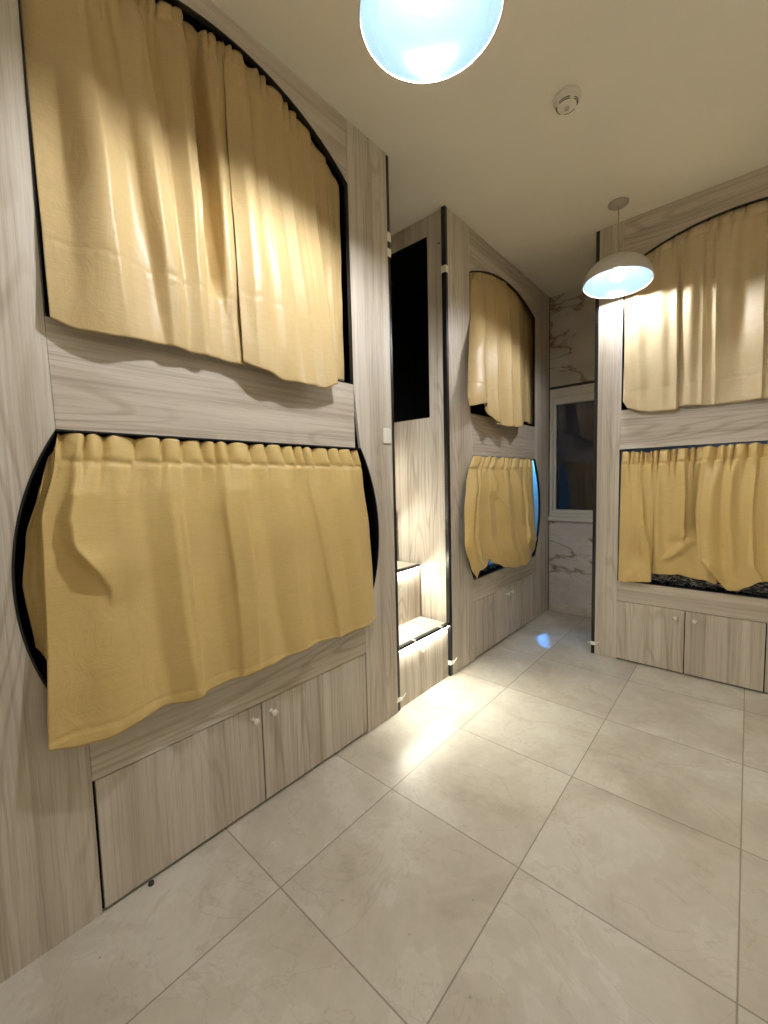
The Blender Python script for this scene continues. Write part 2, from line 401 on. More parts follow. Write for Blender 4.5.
def bunk(loc, rz, L, u0, u1, l0, l1, zc, sag, bulge, doors, trims, ties, label, ztop=1.90, zm=1.58, zl=.632, zd=.458,
         pale=False, access=False, D=.892, d0=None, d1=None):
    R = empty('bunk_bed_unit', loc, rz, label=label, cat='bunk bed', group='wood-fronted bunk bed units')
    d0 = d0 or l0; d1 = d1 or l1              # seam between the stiles and the bottom rail with its doors
    # stiles (they carry the bulging sides of the lower opening)
    la = arc(l0, zl, l0, zm, bulge); ra = arc(l1, zm, l1, zl, bulge)      # travelling up / down, bulging outwards
    archz = lambda t: t
    bm = bmesh.new()
    bulgeL = [(x, z) for x, z in la]
    pts = [(0, 0), (d0, 0)] + ([(d0, zl)] if d0 != l0 else []) + bulgeL + [(u0, ztop), (u0, zc), (u0, H), (0, H)]
    # remove duplicated points where seams coincide
    def clean(p):
        q = []
        for a in p:
            if not q or math.hypot(a[0]-q[-1][0], a[1]-q[-1][1]) > 1e-4: q.append(a)
        return q
    link_mesh('stile', prism_xz(bm, clean(pts), 0, TH), M['wv'], R)
    bm = bmesh.new()
    pts = [(L, 0), (L, H), (u1, H), (u1, zc), (u1, ztop)] + ra + ([(d1, zl)] if d1 != l1 else []) + [(d1, 0)]
    link_mesh('stile', prism_xz(bm, clean(pts), 0, TH), M['wv'], R)
    bm = bmesh.new()
    e = .0012
    ar = arc(u0, zc, u1, zc, sag)
    pts = [(u0+e, H)] + [(x+(e if i == 0 else (-e if i == len(ar)-1 else 0)), z) for i, (x, z) in enumerate(ar)] + [(u1-e, H)]
    link_mesh('arched_header', prism_xz(bm, pts, 0, TH), M['wh'], R)
    bm = bmesh.new()
    prism_xz(bm, [(l0+e, zm), (min(l1, u1)-e, zm), (u1-e, ztop), (u0+e, ztop)], 0, TH)
    link_mesh('middle_rail', bm, M['wh'], R)
    box('bottom_rail', d0+e, d1-e, 0, TH, zd+.002, zl, M['wh'], R)
    # doors with dark gaps
    for (a, b, ku) in doors:
        d = box('door', a+.003, b-.003, .0, TH, .012, zd-.002, M['wv'], R)
        bevel(d, .001, 1)
        knob(d, ku, .40)
    box('gap_shade_sheet', d0-.01, d1+.01, TH+.001, TH+.012, .001, zd+.001, M['gap'], R)  # near-black sheet painting in the shade behind the door gaps
    # black edge banding round the openings
    bm = bmesh.new()
    ring = [(u0, ztop)] + [(u1, ztop)] + ar[::-1]
    strip_along(bm, ring, -.0015, TH+.001, .006, closed=True)
    link_mesh('edge_trim', bm, M['black'], R)
    bm = bmesh.new()
    ring = clean(la[::-1] + ra[::-1]) if bulge else [(l0, zm), (l0, zl), (l1, zl), (l1, zm)]
    strip_along(bm, ring, -.0015, TH+.001, .006, closed=True)
    link_mesh('edge_trim', bm, M['black'], R)
    # side panels
    if access:
        a0, a1, b0, b1 = .157, .62, 1.845, 3.07
        bm = bmesh.new()
        e2 = .0
        ys, zs = [TH, a0, a1, D], [0, b0, b1, H]
        for i in range(3):
            for j in range(3):
                if i == 1 and j == 1: continue
        # frame drawn as one outline with a slot, in y-z
        bx(bm, 0, TH, TH, a0, 0, H); bx(bm, 0, TH, a0, D, 0, b0); bx(bm, 0, TH, a0, D, b1, H); bx(bm, 0, TH, a1, D, b0, b1)
        link_mesh('side_panel', bm, M['wv'], R)
        bm = bmesh.new()
        for q in ((a0, a0+.004, b0, b1), (a1-.004, a1, b0, b1), (a0, a1, b0, b0+.004), (a0, a1, b1-.004, b1)):
            bx(bm, -.0015, TH+.003, q[0], q[1], q[2], q[3])
        link_mesh('edge_trim', bm, M['black'], R)
        bm = bmesh.new()
        lathe(bm, [(0, 0), (.006, .001), (.006, -.002), (0, -.003)], 10, 'z', (0, 0, 0))
        for v in bm.verts: v.co = Vector((-.0005+v.co.z, .06+v.co.x, 2.99+v.co.y))
        link_mesh('screw', bm, M['dot'], R)
    else:
        box('side_panel', 0, TH, TH, D, 0, H, M['wv'], R)
    box('side_panel', L-TH, L, TH, D, 0, H, M['wv'], R)
    # decks and inner lining of each bay
    zu = ztop-.04
    box('bed_deck', TH+.001, L-TH-.001, TH+.001, D, zu-.05, zu, M['blackmatt'], R)
    box('bed_deck', TH+.001, L-TH-.001, TH+.001, D, zl-.06, zl-.012, M['blackmatt'], R)
    def lining(z0, z1, mat, open_side):
        bm = bmesh.new()
        if not open_side: bx(bm, TH+.001, TH+.007, TH+.02, D-.01, z0, z1)
        bx(bm, L-TH-.007, L-TH-.001, TH+.02, D-.01, z0, z1)
        bx(bm, TH+.008, L-TH-.008, D-.016, D-.01, z0, z1)
        bx(bm, TH+.008, L-TH-.008, TH+.02, D-.017, z1-.006, z1)
        link_mesh('inner_lining', bm, mat, R)
    lining(zu+.001, H-.002, M['blackmatt'], access)
    lining(zl-.011, zu-.051, M['palelin'] if pale else M['blackmatt'], False)
    # black corner profiles
    for (a, b, y0, y1) in trims:
        o = box('corner_trim', a, b, y0, y1, .002, H-.002, M['black'], R); bevel(o, .004, 3)
    for (a, b, y0, y1, z, hh, tails) in ties:
        bm = bmesh.new()
        bx(bm, a-.003, b+.003, y0-.003, y1+.003, z-hh/2, z+hh/2)
        if tails:
            tube(bm, [(b+.002, y0-.004, z+.004), (b+.018, y0-.012, z+.010), (b+.036, y0-.012, z+.026)], .003, 6)
            tube(bm, [(a+.002, y0-.004, z+.004), (a-.010, y0-.012, z+.008), (a-.022, y0-.012, z+.002)], .003, 6)
            bx(bm, b-.004, b+.008, y0-.012, y0-.002, z-.008, z+.008)
        o = link_mesh('cable_tie', bm, M['tie'], R); bevel(o, .0015, 1)
    return R

OY1, OY2, OX3, OY3 = -.0573, 2.4504, .6794, 3.4567
b1 = bunk((0, OY1, 0), PI/2, 1.9, .341, 1.600, .347, 1.640, 2.89, .23, .128,
          [(.372, .983, .94), (.983, 1.633, 1.028)],
          [(1.9005, 1.925, .0, .03), (-.026, -.0005, .0, .03)],
          [(1.9005, 1.925, .0, .03, 2.765, .05, False), (1.9005, 1.925, .0, .03, 2.68, .045, False), (1.9005, 1.925, .0, .03, .075, .028, True)],
          'tall grey oak bunk unit nearest the camera, light switch plate on its right stile', ztop=1.905, zl=.655, d0=.366, d1=1.637)
# small blanking plate on the stile
o = box('switch_plate', 1.818, 1.884, -.009, -.0002, 1.615, 1.70, M['white'], b1, .003)
b2 = bunk((0, OY2, 0), PI/2, 1.90, .297, 1.515, .327, 1.523, 2.89, .135, .14,
          [(.336, .925, .878), (.925, 1.517, .972)],
          [(-.021, .0065, -.004, .03), (1.885, 1.9005, -.004, .03)],
          [(-.021, .0065, -.004, .03, 2.80, .045, False), (-.021, .0065, -.004, .03, .10, .03, True)],
          'bunk bed unit beyond the lit stairs, black opening in its side', ztop=1.885, pale=True, access=True)
b3 = bunk((OX3, OY3, 0), 0, 1.75, .158, 1.41, .152, 1.41, 2.86, .17, 0,
          [(.150, .571, .520), (.571, .985, .627), (.985, 1.408, 1.35)],
          [(-.026, -.0005, -.0, .03), (1.7505, 1.775, -.0, .03)],
          [(-.026, -.0005, -.0, .03, .085, .028, True)],
          'bunk bed unit on the right, behind the small-looking dome lamp', ztop=1.875, zm=1.592, zl=.612, pale=True)

# black rubber door stop under the near cupboard door
bm = bmesh.new(); lathe(bm, [(0, 0), (.009, 0), (.010, .004), (.008, .010), (0, .012)], 16, 'z', (.014, .452, 0))
o = link_mesh('door_stop', bm, M['dot'], None, smooth=True)
tag(o, 'tiny black rubber stop on the floor against the nearest cupboard door', 'door stop')

# ------------------------------------------------------------------ curtains
def gauss(d, w): return math.exp(-(d/w)**2)
def fold_value(folds, s, v, A):
    t = 0
    for kind, path, w, amps in folds:
        c = interp(path, v); a = interp(amps, v); d = s-c
        a *= 1.6
        if kind == 'r': t += a*gauss(d, w)                                     # rounded ridge
        elif kind == 's':                                                       # soft on the left, sharp drop on the right
            t += a*(math.exp(d/w) if d < 0 else math.exp(-d/(w*.10)))
        elif kind == 'S':                                                       # sharp on the left, soft on the right
            t += a*(math.exp(-d/w) if d > 0 else math.exp(d/(w*.10)))
    return t

CAMREF = [1.5555, 0.]      # distance of the room axis from the front, and where along it the room is entered
def sheet(bm, top, hem, left, right, out, folds, nu=150, nv=110, pleats=(0, 1, 0), header=None, hemwave=0, seed=0, seam=None, facets=None):
    """top/hem: lists (s, z) ; left/right: lists (v, u) ; out: list (v, out); y = -out"""
    rnd = random.Random(seed)
    ph = [rnd.uniform(0, 6.28) for _ in range(8)]
    pa, pf, pw = pleats; pa *= .55; pf *= .6
    grid = []
    for j in range(nv+1):
        v = j/nv; row = []
        ul, ur = interp(left, v), interp(right, v); base = interp(out, v)
        for i in range(nu+1):
            s = i/nu
            zt, zb = interp(top, s), interp(hem, s) + hemwave*(math.sin(s*17+ph[0])+.6*math.sin(s*31+ph[1]))
            z = zt + (zb-zt)*v
            u = ul + (ur-ul)*s
            f = fold_value(folds, s, v, 1)
            ss = s + .035*math.sin(v*3.1+ph[2]+s*5)
            env = .35+.65*min(1, v*2.2)
            q = pa*env*(math.sin(2*PI*pf*ss+ph[3]+.8*math.sin(2*PI*ss*pf*.37+ph[4])) + .45*math.sin(2*PI*pf*1.9*ss+ph[5]))
            f += q
            if facets:
                tot = 0
                for e_ in (-.006, 0, .006):
                    sq = s+e_+.004*math.sin(v*7+ph[3]); prev = None
                    for (sa, sb, oa, ob) in facets:
                        cs, ov = sa+(sb-sa)*v, oa+(ob-oa)*v
                        if sq <= cs:
                            if prev is None: tot += ov
                            else: tot += prev[1]+(ov-prev[1])*(sq-prev[0])/max(1e-4, cs-prev[0])
                            break
                        prev = (cs, ov)
                    else: tot += prev[1]
                f += tot/3*1.7
            f += .0025*math.sin(s*21+v*9+ph[6])*math.sin(v*13-s*6+ph[7])
            du = 0
            if header:
                hz, n, amp = header                    # header height, number of gathers, depth
                dz = zt-z
                gp = PI*n*(s+.008*math.sin(s*40+ph[1]))+.8*math.sin(s*19+ph[2])
                g = 2*abs(math.sin(gp))**.7-1.25
                g2 = abs(math.sin(gp*1.0+.35))**.6*2-1.3
                if dz < hz:
                    k = dz/hz
                    puff = math.sin(PI*min(1, k*.95+.05))**.5
                    f = f*.35 + amp*g*(.55+.75*puff) - .006*math.exp(-((k-1)/.10)**2)
                    du += .004*math.sin(2*PI*n*s*1.0+ph[3]+k*2)*(1-k)
                    z += .45*amp*g*(1-k)
                else:
                    k = (dz-hz)/.10
                    f = f*(.35+.65*min(1, k)) + amp*(.9*g2*math.exp(-k*1.7)) - .006*math.exp(-(k/.08)**2)
            if seam:
                sz = seam
                f += -.0028*math.exp(-((z-sz-.004*math.sin(s*40))/.006)**2) + .0009*math.exp(-((z-sz+.014)/.010)**2)*(1+math.sin(s*160+ph[0]))*.5
            kk = (base + f*math.exp(-(min(s, 1-s)/.07)**2))/CAMREF[0]
            u += (CAMREF[1]-u)*kk; z += (1.4-z)*kk
            row.append(bm.verts.new((u+du, -(base+f), z)))
        grid.append(row)
    for j in range(nv):
        for i in range(nu):
            bm.faces.new((grid[j][i], grid[j][i+1], grid[j+1][i+1], grid[j+1][i]))
    return bm

def curtain(bunk_root, build, mat, label, group):
    CAMREF[:] = [3.457, .877] if bunk_root is b3 else ([1e6, 0] if bunk_root is b1 else [1.5555, -bunk_root.location.y])
    bm = bmesh.new(); build(bm)
    o = link_mesh('curtain', bm, mat, None, smooth=True, recalc=False)
    o.location = bunk_root.location; o.rotation_euler = bunk_root.rotation_euler
    sd = o.modifiers.new('cloth', 'SOLIDIFY'); sd.thickness = .0022; sd.offset = 0
    return tag(o, label, 'curtain', group)

def arch_top(u0, u1, zc, sag, ua, ub, drop, n=12):
    a = arc(u0, zc, u1, zc, sag, 60); res = []
    for i in range(n+1):
        s = i/n; u = ua+(ub-ua)*s
        z = min((abs(x-u), zz) for x, zz in a)[1]
        res.append((s, z-drop))
    return res

G_UP, G_LO = 'gold curtains over the upper bunks', 'gold curtains over the lower bunks'
# --- nearest unit, upper: two panels over one another and a strip left behind
def f(bm):
    sheet(bm, arch_top(.347, 1.6, 2.89, .23, .36, 1.0, .012), [(0, 1.892), (.1, 1.872), (.3, 1.875), (.5, 1.885), (.7, 1.876), (.9, 1.874), (1, 1.88)],
          [(0, .352), (.5, .350), (1, .350)], [(0, 1.0), (1, .99)], [(0, -.035), (.25, -.03), (.8, .016), (1, .030)],
          [('r', [(0, .10), (.5, .22), (1, .20)], .10, [(0, .012), (.5, .032), (.9, .012), (1, .008)]),
           ('r', [(0, .30), (.6, .47), (.85, .56), (1, .6)], .07, [(0, .01), (.5, .022), (.75, .012), (1, .0)]),
           ('s', [(0, .47), (.5, .56), (1, .60)], .10, [(0, .014), (.5, .014), (.85, .006), (1, .002)]),
           ('s', [(0, .70), (.4, .73), (.72, .73), (1, .72)], .07, [(0, .022), (.55, .030), (.75, .012), (.9, .004), (1, .002)]),
           ('S', [(0, .83), (.4, .86), (.72, .86), (1, .86)], .05, [(0, .018), (.55, .026), (.76, .010), (.85, 0), (1, 0)]),
           ('r', [(0, .79), (1, .80)], .05, [(0, -.010), (.5, -.028), (.74, -.024), (.82, .006), (1, .004)])],
          nu=170, nv=130, pleats=(.0015, 9, 0), header=(.05, 15, .008), seed=3, seam=2.12, hemwave=.002,
          facets=[(0, 0, 0, 0), (.10, .12, -.012, .004), (.20, .30, .022, .018), (.34, .48, -.010, .004), (.44, .52, .018, .012), (.58, .62, -.006, .004), (.66, .70, .020, .012), (.69, .73, .006, .004), (.80, .82, -.024, -.004), (.88, .90, .010, .008), (1, 1, -.006, 0)])
curtain(b1, f, M['gold'], 'left gold curtain panel on the nearest upper bunk, with a deep U-shaped fold', G_UP)
def f(bm):
    sheet(bm, arch_top(.347, 1.6, 2.89, .23, .955, 1.385, .012), [(0, 1.882), (.12, 1.862), (.35, 1.838), (.6, 1.835), (.85, 1.84), (1, 1.868)],
          [(0, .965), (.5, .955), (1, .945)], [(0, 1.385), (.35, 1.392), (1, 1.432)], [(0, -.024), (.25, -.012), (.8, .035), (1, .052)],
          [('r', [(0, .18), (1, .22)], .12, [(0, .012), (.5, .020), (1, .014)]),
           ('r', [(0, .48), (1, .55)], .14, [(0, .006), (.5, .010), (1, .012)]),
           ('r', [(0, .8), (1, .85)], .10, [(0, .008), (.6, .012), (1, .006)])],
          nu=120, pleats=(.0015, 4, 0), header=(.05, 8, .008), seed=5, seam=2.15, hemwave=.002,
          facets=[(0, 0, 0, 0), (.10, .12, .012, .008), (.24, .30, -.008, 0), (.34, .42, .012, .008), (.50, .6, -.006, 0), (.62, .72, .010, .008), (.78, .86, -.008, 0), (1, 1, .006, .006)])
curtain(b1, f, M['gold'], 'right gold curtain panel on the nearest upper bunk, hem hanging over the rail', G_UP)
def f(bm):
    sheet(bm, arch_top(.347, 1.6, 2.89, .23, 1.34, 1.575, .012), [(0, 1.915), (1, 1.925)], [(0, 1.34), (1, 1.40)], [(0, 1.582), (1, 1.580)], [(0, -.045), (1, -.045)],
          [('s', [(0, .6), (1, .65)], .2, [(0, .01), (1, .015)])], nu=50, nv=60, pleats=(.004, 1.4, 0), seed=9)
curtain(b1, f, M['gold'], 'narrow shaded curtain strip in the right corner of the nearest upper bunk', G_UP)

# --- nearest unit, lower
def f(bm):
    sheet(bm, [(0, 1.568), (1, 1.566)], [(0, .648), (.05, .63), (.1, .622), (.17, .634), (.22, .640), (.28, .622), (.36, .628), (.5, .645), (.62, .655), (.75, .648), (.85, .645), (1, .645)],
          [(0, .352), (.10, .338), (.28, .292), (.55, .282), (1, .258)], [(0, 1.628), (.12, 1.655), (.6, 1.682), (1, 1.686)],
          [(0, -.012), (.1, .0), (.45, .028), (.9, .045), (1, .048)],
          [('S', [(0, .04), (.1, .035), (.35, .045), (.52, .115)], .05, [(0, .012), (.1, .030), (.4, .028), (.53, .006), (.58, 0), (1, 0)]),
           ('r', [(0, .11), (.5, .14), (1, .17)], .045, [(0, -.006), (.5, -.008), (1, .004)]),
           ('r', [(0, .16), (1, .13)], .06, [(0, 0), (.3, .010), (1, .010)]),
           ('s', [(0, .275), (1, .315)], .05, [(0, .006), (.3, .013), (1, .009)]),
           ('S', [(0, .395), (1, .430)], .06, [(0, .006), (.3, .011), (1, .008)]),
           ('s', [(0, .455), (1, .48)], .05, [(0, .004), (.3, .010), (.8, .006), (1, .003)]),
           ('r', [(0, .62), (1, .60)], .06, [(0, .006), (.5, .009), (1, .014)]),
           ('S', [(0, .70), (.5, .74), (1, .78)], .05, [(0, .006), (.5, .009), (1, .012)]),
           ('r', [(0, .86), (1, .88)], .04, [(0, .008), (.5, .010), (1, .006)])],
          nu=260, nv=130, pleats=(.0012, 11, 0), header=(.085, 18, .0105), seed=11, hemwave=.0025, seam=.668,
          facets=[(0, 0, 0, .01), (.07, .10, .004, .012), (.11, .20, .010, .002), (.17, .24, .0, -.004), (.235, .305, .016, .014), (.245, .315, .010, .006), (.34, .40, -.004, -.006),
                  (.385, .445, .006, .006), (.46, .52, .010, .016), (.50, .57, .0, .002), (.60, .64, .008, .016), (.66, .70, -.002, .002), (.74, .78, .004, .016), (.80, .86, -.004, .000), (.90, .93, .012, .016), (1, 1, -.008, -.012)])
    # part of the cloth tucked back inside the rounded end
    sheet(bm, [(0, 1.40), (.5, 1.50), (1, 1.555)], [(0, .93), (.5, .86), (1, .80)], [(0, .300), (.3, .262), (.6, .245), (1, .262)], [(0, .36), (1, .335)],
          [(0, -.03), (.3, -.04), (1, -.035)], [('s', [(0, .72), (1, .42)], .25, [(0, .012), (.5, .026), (1, .012)])], nu=50, nv=60, pleats=(.002, 2, 0), seed=12)
curtain(b1, f, M['gold2'], 'wide gold curtain with gathered heading across the nearest lower bunk', G_LO)

# --- far left unit, upper
def f(bm):
    sheet(bm, arch_top(.297, 1.515, 2.89, .135, .31, 1.21, .012), [(0, 1.935), (.12, 1.955), (.22, 1.95), (.30, 1.89), (.38, 1.846), (.6, 1.836), (.8, 1.845), (1, 1.872)],
          [(0, .312), (.3, .302), (.8, .262), (.93, .255), (1, .278)], [(0, 1.20), (.5, 1.225), (1, 1.25)], [(0, -.03), (.25, -.02), (.6, .03), (1, .075)],
          [('r', [(0, .12), (1, .10)], .09, [(0, .005), (.6, .030), (1, .040)]),
           ('s', [(0, .34), (1, .42)], .09, [(0, .010), (.6, .018), (1, .02)]),
           ('s', [(0, .62), (1, .68)], .10, [(0, .016), (.6, .024), (1, .02)]),
           ('r', [(0, .85), (1, .90)], .08, [(0, .006), (.6, .012), (1, .015)])],
          pleats=(.003, 6, 0), header=(.05, 11, .008), seed=21, hemwave=.004, seam=2.10,
          facets=[(0, 0, 0, 0), (.14, .12, .010, .014), (.26, .24, -.006, -.004), (.36, .40, .010, .018), (.42, .46, -.004, -.006), (.60, .66, .012, .018), (.68, .74, -.006, -.008), (.86, .88, .010, .010), (1, 1, -.006, -.01)])
curtain(b2, f, M['gold'], 'gold curtain on the far left upper bunk, its lower corner flaring outwards', G_UP)
def f(bm):
    sheet(bm, arch_top(.297, 1.515, 2.89, .135, 1.15, 1.49, .014), [(0, 1.91), (1, 1.90)],
          [(0, 1.14), (1, 1.16)], [(0, 1.482), (1, 1.49)], [(0, -.075), (1, -.05)],
          [('s', [(0, .4), (1, .45)], .15, [(0, .01), (1, .02)])], nu=60, nv=60, pleats=(.006, 2, 0), header=(.05, 5, .006), seed=22)
curtain(b2, f, M['gold'], 'shaded gold curtain strip at the right end of the far left upper bunk', G_UP)

# --- far left unit, lower
def f(bm):
    sheet(bm, [(0, 1.574), (1, 1.574)],
          [(0, .630), (.035, .685), (.09, .70), (.13, .705), (.155, .765), (.185, .722), (.26, .70), (.36, .652), (.5, .618), (.7, .604), (.84, .625), (.93, .70), (1, .80)],
          [(0, .330), (.1, .262), (.2, .228), (.42, .192), (.70, .196), (.9, .285), (1, .372)], [(0, 1.46), (.2, 1.465), (.45, 1.485), (.8, 1.52), (1, 1.57)],
          [(0, -.004), (.08, .012), (.5, .04), (.9, .055), (1, .05)],
          [('S', [(0, .13), (1, .09)], .06, [(0, .010), (.2, .028), (.7, .028), (1, .006)]),
           ('s', [(0, .10), (1, .05)], .06, [(0, .008), (.3, .022), (.7, .020), (1, .0)]),
           ('r', [(0, .30), (.3, .34), (.45, .46), (.6, .5)], .045, [(0, .008), (.3, .022), (.5, .012), (.6, 0), (1, 0)]),
           ('s', [(0, .5), (.4, .60), (1, .72)], .08, [(0, .008), (.4, .020), (1, .018)]),
           ('r', [(0, .64), (.5, .78), (1, .84)], .04, [(0, .008), (.4, .014), (1, .006)]),
           ('S', [(0, .8), (.5, .86), (.75, .80)], .07, [(0, .005), (.5, .014), (.75, .026), (.85, .004), (1, 0)]),
           ('r', [(0, .5), (1, .4)], .12, [(0, 0), (.7, .0), (.82, .020), (1, .008)])],
          nu=220, nv=120, pleats=(.002, 7, 0), header=(.10, 11, .010), seed=31, hemwave=.003,
          facets=[(0, 0, 0, 0), (.08, .06, .016, .012), (.15, .12, -.012, .0), (.26, .30, .014, .016), (.36, .40, -.004, .006), (.48, .56, .018, .024), (.58, .66, -.006, .0), (.68, .78, .014, .018), (.80, .88, -.006, .0), (.9, .95, .012, .010), (1, 1, -.004, 0)])
curtain(b2, f, M['gold2'], 'gold curtain with pointed lower corner, blue light showing beside it', G_LO)

# --- right unit, upper
def f(bm):
    sheet(bm, arch_top(.158, 1.41, 2.86, .17, .165, .49, .012), [(0, 1.93), (.1, 1.888), (.35, 1.850), (.7, 1.836), (1, 1.842)],
          [(0, .168), (.6, .172), (1, .168)], [(0, .485), (1, .500)], [(0, -.026), (.3, -.006), (.8, .03), (1, .04)],
          [('r', [(0, .2), (1, .3)], .14, [(0, .004), (.5, .014), (1, .012)]),
           ('r', [(0, .62), (1, .70)], .12, [(0, .008), (.5, .012), (1, .010)]),
           ('s', [(0, .96), (1, .97)], .12, [(0, .01), (.5, .022), (1, .016)])],
          nu=90, pleats=(.003, 3, 0), header=(.05, 6, .008), seed=41, hemwave=.003, seam=2.0)
curtain(b3, f, M['pale'], 'left panel of the pale curtains on the right upper bunk, behind the dome lamp', G_UP)
def f(bm):
    sheet(bm, arch_top(.158, 1.41, 2.86, .17, .465, 1.395, .012), [(0, 1.862), (.12, 1.848), (.3, 1.845), (.6, 1.842), (1, 1.85)],
          [(0, .472), (1, .478)], [(0, 1.392), (1, 1.385)], [(0, -.036), (.3, -.018), (.8, .014), (1, .026)],
          [('r', [(0, .08), (1, .09)], .045, [(0, .012), (.5, .030), (1, .014)]),
           ('s', [(0, .155), (1, .165)], .04, [(0, .008), (.5, .012), (1, .010)]),
           ('S', [(0, .22), (1, .235)], .05, [(0, .012), (.5, .026), (1, .014)]),
           ('r', [(0, .38), (1, .36)], .05, [(0, -.014), (.5, -.022), (1, -.004)]),
           ('s', [(0, .475), (1, .485)], .05, [(0, .018), (.5, .032), (1, .022)]),
           ('r', [(0, .66), (1, .68)], .06, [(0, .014), (.5, .026), (1, .016)]),
           ('s', [(0, .87), (1, .88)], .06, [(0, .014), (.5, .026), (1, .016)])],
          nu=220, pleats=(.004, 9, 0), header=(.06, 13, .009), seed=43, hemwave=.003, seam=2.0)
curtain(b3, f, M['pale'], 'pale gold curtain running off the right edge on the right upper bunk', G_UP)

# --- right unit, lower: three panels
def f(bm):
    sheet(bm, [(0, 1.568), (1, 1.560)], [(0, .606), (.5, .618), (1, .632)],
          [(0, .172), (.1, .165), (1, .158)], [(0, .37), (.6, .372), (1, .368)], [(0, -.014), (.12, .010), (.5, .04), (1, .045)],
          [('s', [(0, .55), (.5, .75), (.75, .93), (1, .98)], .35, [(0, .010), (.5, .026), (1, .014)]),
           ('r', [(0, .3), (.7, .5), (.85, .62)], .16, [(0, 0), (.6, .0), (.78, -.020), (.9, 0), (1, 0)]),
           ('r', [(0, .35), (1, .35)], .2, [(0, .0), (.90, .0), (.95, .010), (1, .006)])],
          nu=110, nv=120, pleats=(.002, 2, 0), header=(.085, 4, .018), seed=51, hemwave=.001)
curtain(b3, f, M['gold2'], 'leftmost of the three gold curtain panels on the right lower bunk', G_LO)
def f(bm):
    sheet(bm, [(0, 1.566), (1, 1.570)], [(0, .690), (.4, .704), (.75, .690), (1, .672)],
          [(0, .352), (.6, .350), (1, .362)], [(0, .665), (.6, .66), (1, .735)], [(0, -.022), (.12, -.004), (.5, .012), (1, .014)],
          [('r', [(0, .10), (1, .10)], .10, [(0, .004), (.6, .010), (.85, .016), (1, .01)]),
           ('s', [(0, .60), (.35, .66), (.66, .66), (.70, .62)], .22, [(0, .008), (.35, .022), (.66, .026), (.74, .002), (1, 0)]),
           ('r', [(.6, .78), (.70, .70), (.82, .45), (.88, .3)], .10, [(0, 0), (.62, 0), (.70, .020), (.84, .024), (.90, 0), (1, 0)]),
           ('r', [(0, .85), (1, .9)], .10, [(0, -.012), (.6, -.020), (.72, .006), (1, .008)])],
          nu=140, nv=120, pleats=(.003, 4, 0), header=(.085, 6, .018), seed=52, hemwave=.003)
curtain(b3, f, M['gold2'], 'middle one of the three gold curtain panels on the right lower bunk', G_LO)
def f(bm):
    sheet(bm, [(0, 1.574), (1, 1.580)], [(0, .735), (.06, .69), (.13, .640), (.19, .638), (.27, .668), (.36, .722), (.45, .728), (.7, .715), (1, .71)],
          [(0, .64), (.5, .612), (.88, .632), (1, .70)], [(0, 1.395), (1, 1.395)], [(0, .000), (.12, .016), (.5, .044), (.9, .050), (1, .045)],
          [('S', [(0, .03), (.8, .03)], .10, [(0, .004), (.5, .012), (.8, .008), (1, 0)]),
           ('r', [(0, .10), (.85, .09), (1, .1)], .05, [(0, .004), (.4, .018), (.84, .010), (.9, .030), (1, .006)]),
           ('r', [(0, .20), (.8, .235), (1, .22)], .035, [(0, .008), (.3, .022), (.8, .024), (.92, .014), (1, .004)]),
           ('s', [(0, .36), (1, .37)], .06, [(0, .008), (.4, .020), (1, .016)]),
           ('r', [(0, .55), (1, .56)], .06, [(0, .008), (.4, .022), (1, .014)]),
           ('s', [(0, .80), (1, .82)], .08, [(0, .008), (.4, .022), (1, .014)])],
          nu=230, nv=120, pleats=(.003, 8, 0), header=(.085, 13, .018), seed=53, hemwave=.003)
curtain(b3, f, M['gold2'], 'rightmost gold curtain panel on the right lower bunk, with a drooping corner', G_LO)

# ------------------------------------------------------------------ mattresses, blanket
def mattress(root, u0, u1, y0, y1, z0, z1, mat, label):
    bm = bmesh.new(); nx, ny, nz = 60, 24, 5
    bmesh.ops.create_cube(bm, size=1)
    bmesh.ops.subdivide_edges(bm, edges=bm.edges[:], cuts=10, use_grid_fill=True)
    for v in bm.verts:
        x, y, z = v.co
        f = 1-.05*abs(2*z)**4
        v.co = Vector(((u0+u1)/2+x*(u1-u0)*f, (y0+y1)/2+y*(y1-y0)*f, (z0+z1)/2+z*(z1-z0)*(1-.12*max(abs(2*x), abs(2*y))**6)))
    o = link_mesh('mattress', bm, mat, None, smooth=True)
    o.location = root.location; o.rotation_euler = root.rotation_euler
    return tag(o, label, 'mattress')
mattress(b3, .04, 1.70, .045, .86, .602, .735, M['wrap'], 'black and white marbled mattress showing under the curtains of the right lower bunk')
mattress(b2, .04, 1.85, .045, .86, .622, .70, M['wrap'], 'dark mattress in the far left lower bunk, under the pointed curtain corner')
bm = bmesh.new()
g = []
for j in range(13):
    v = j/12; row = []
    for i in range(17):
        s = i/16; u = .42+.26*s
        z = .705+.085*math.exp(-((s-.55)/.17)**2)*math.sin(PI*min(1, v*1.4+.1)) + .006*math.sin(s*14+v*5)
        y = .012+.20*v
        row.append(bm.verts.new((u, y+.01*math.sin(s*9), z-.02*(1-v)*(abs(s-.5)*2))))
    g.append(row)
for j in range(12):
    for i in range(16): bm.faces.new((g[j][i], g[j][i+1], g[j+1][i+1], g[j+1][i]))
o = link_mesh('blanket', bm, M['bluecloth'], None, smooth=True)
o.location = b2.location; o.rotation_euler = b2.rotation_euler
sd = o.modifiers.new('cloth', 'SOLIDIFY'); sd.thickness = .004
tag(o, 'crumpled corner of a bright blue blanket on the far left lower mattress', 'blanket')

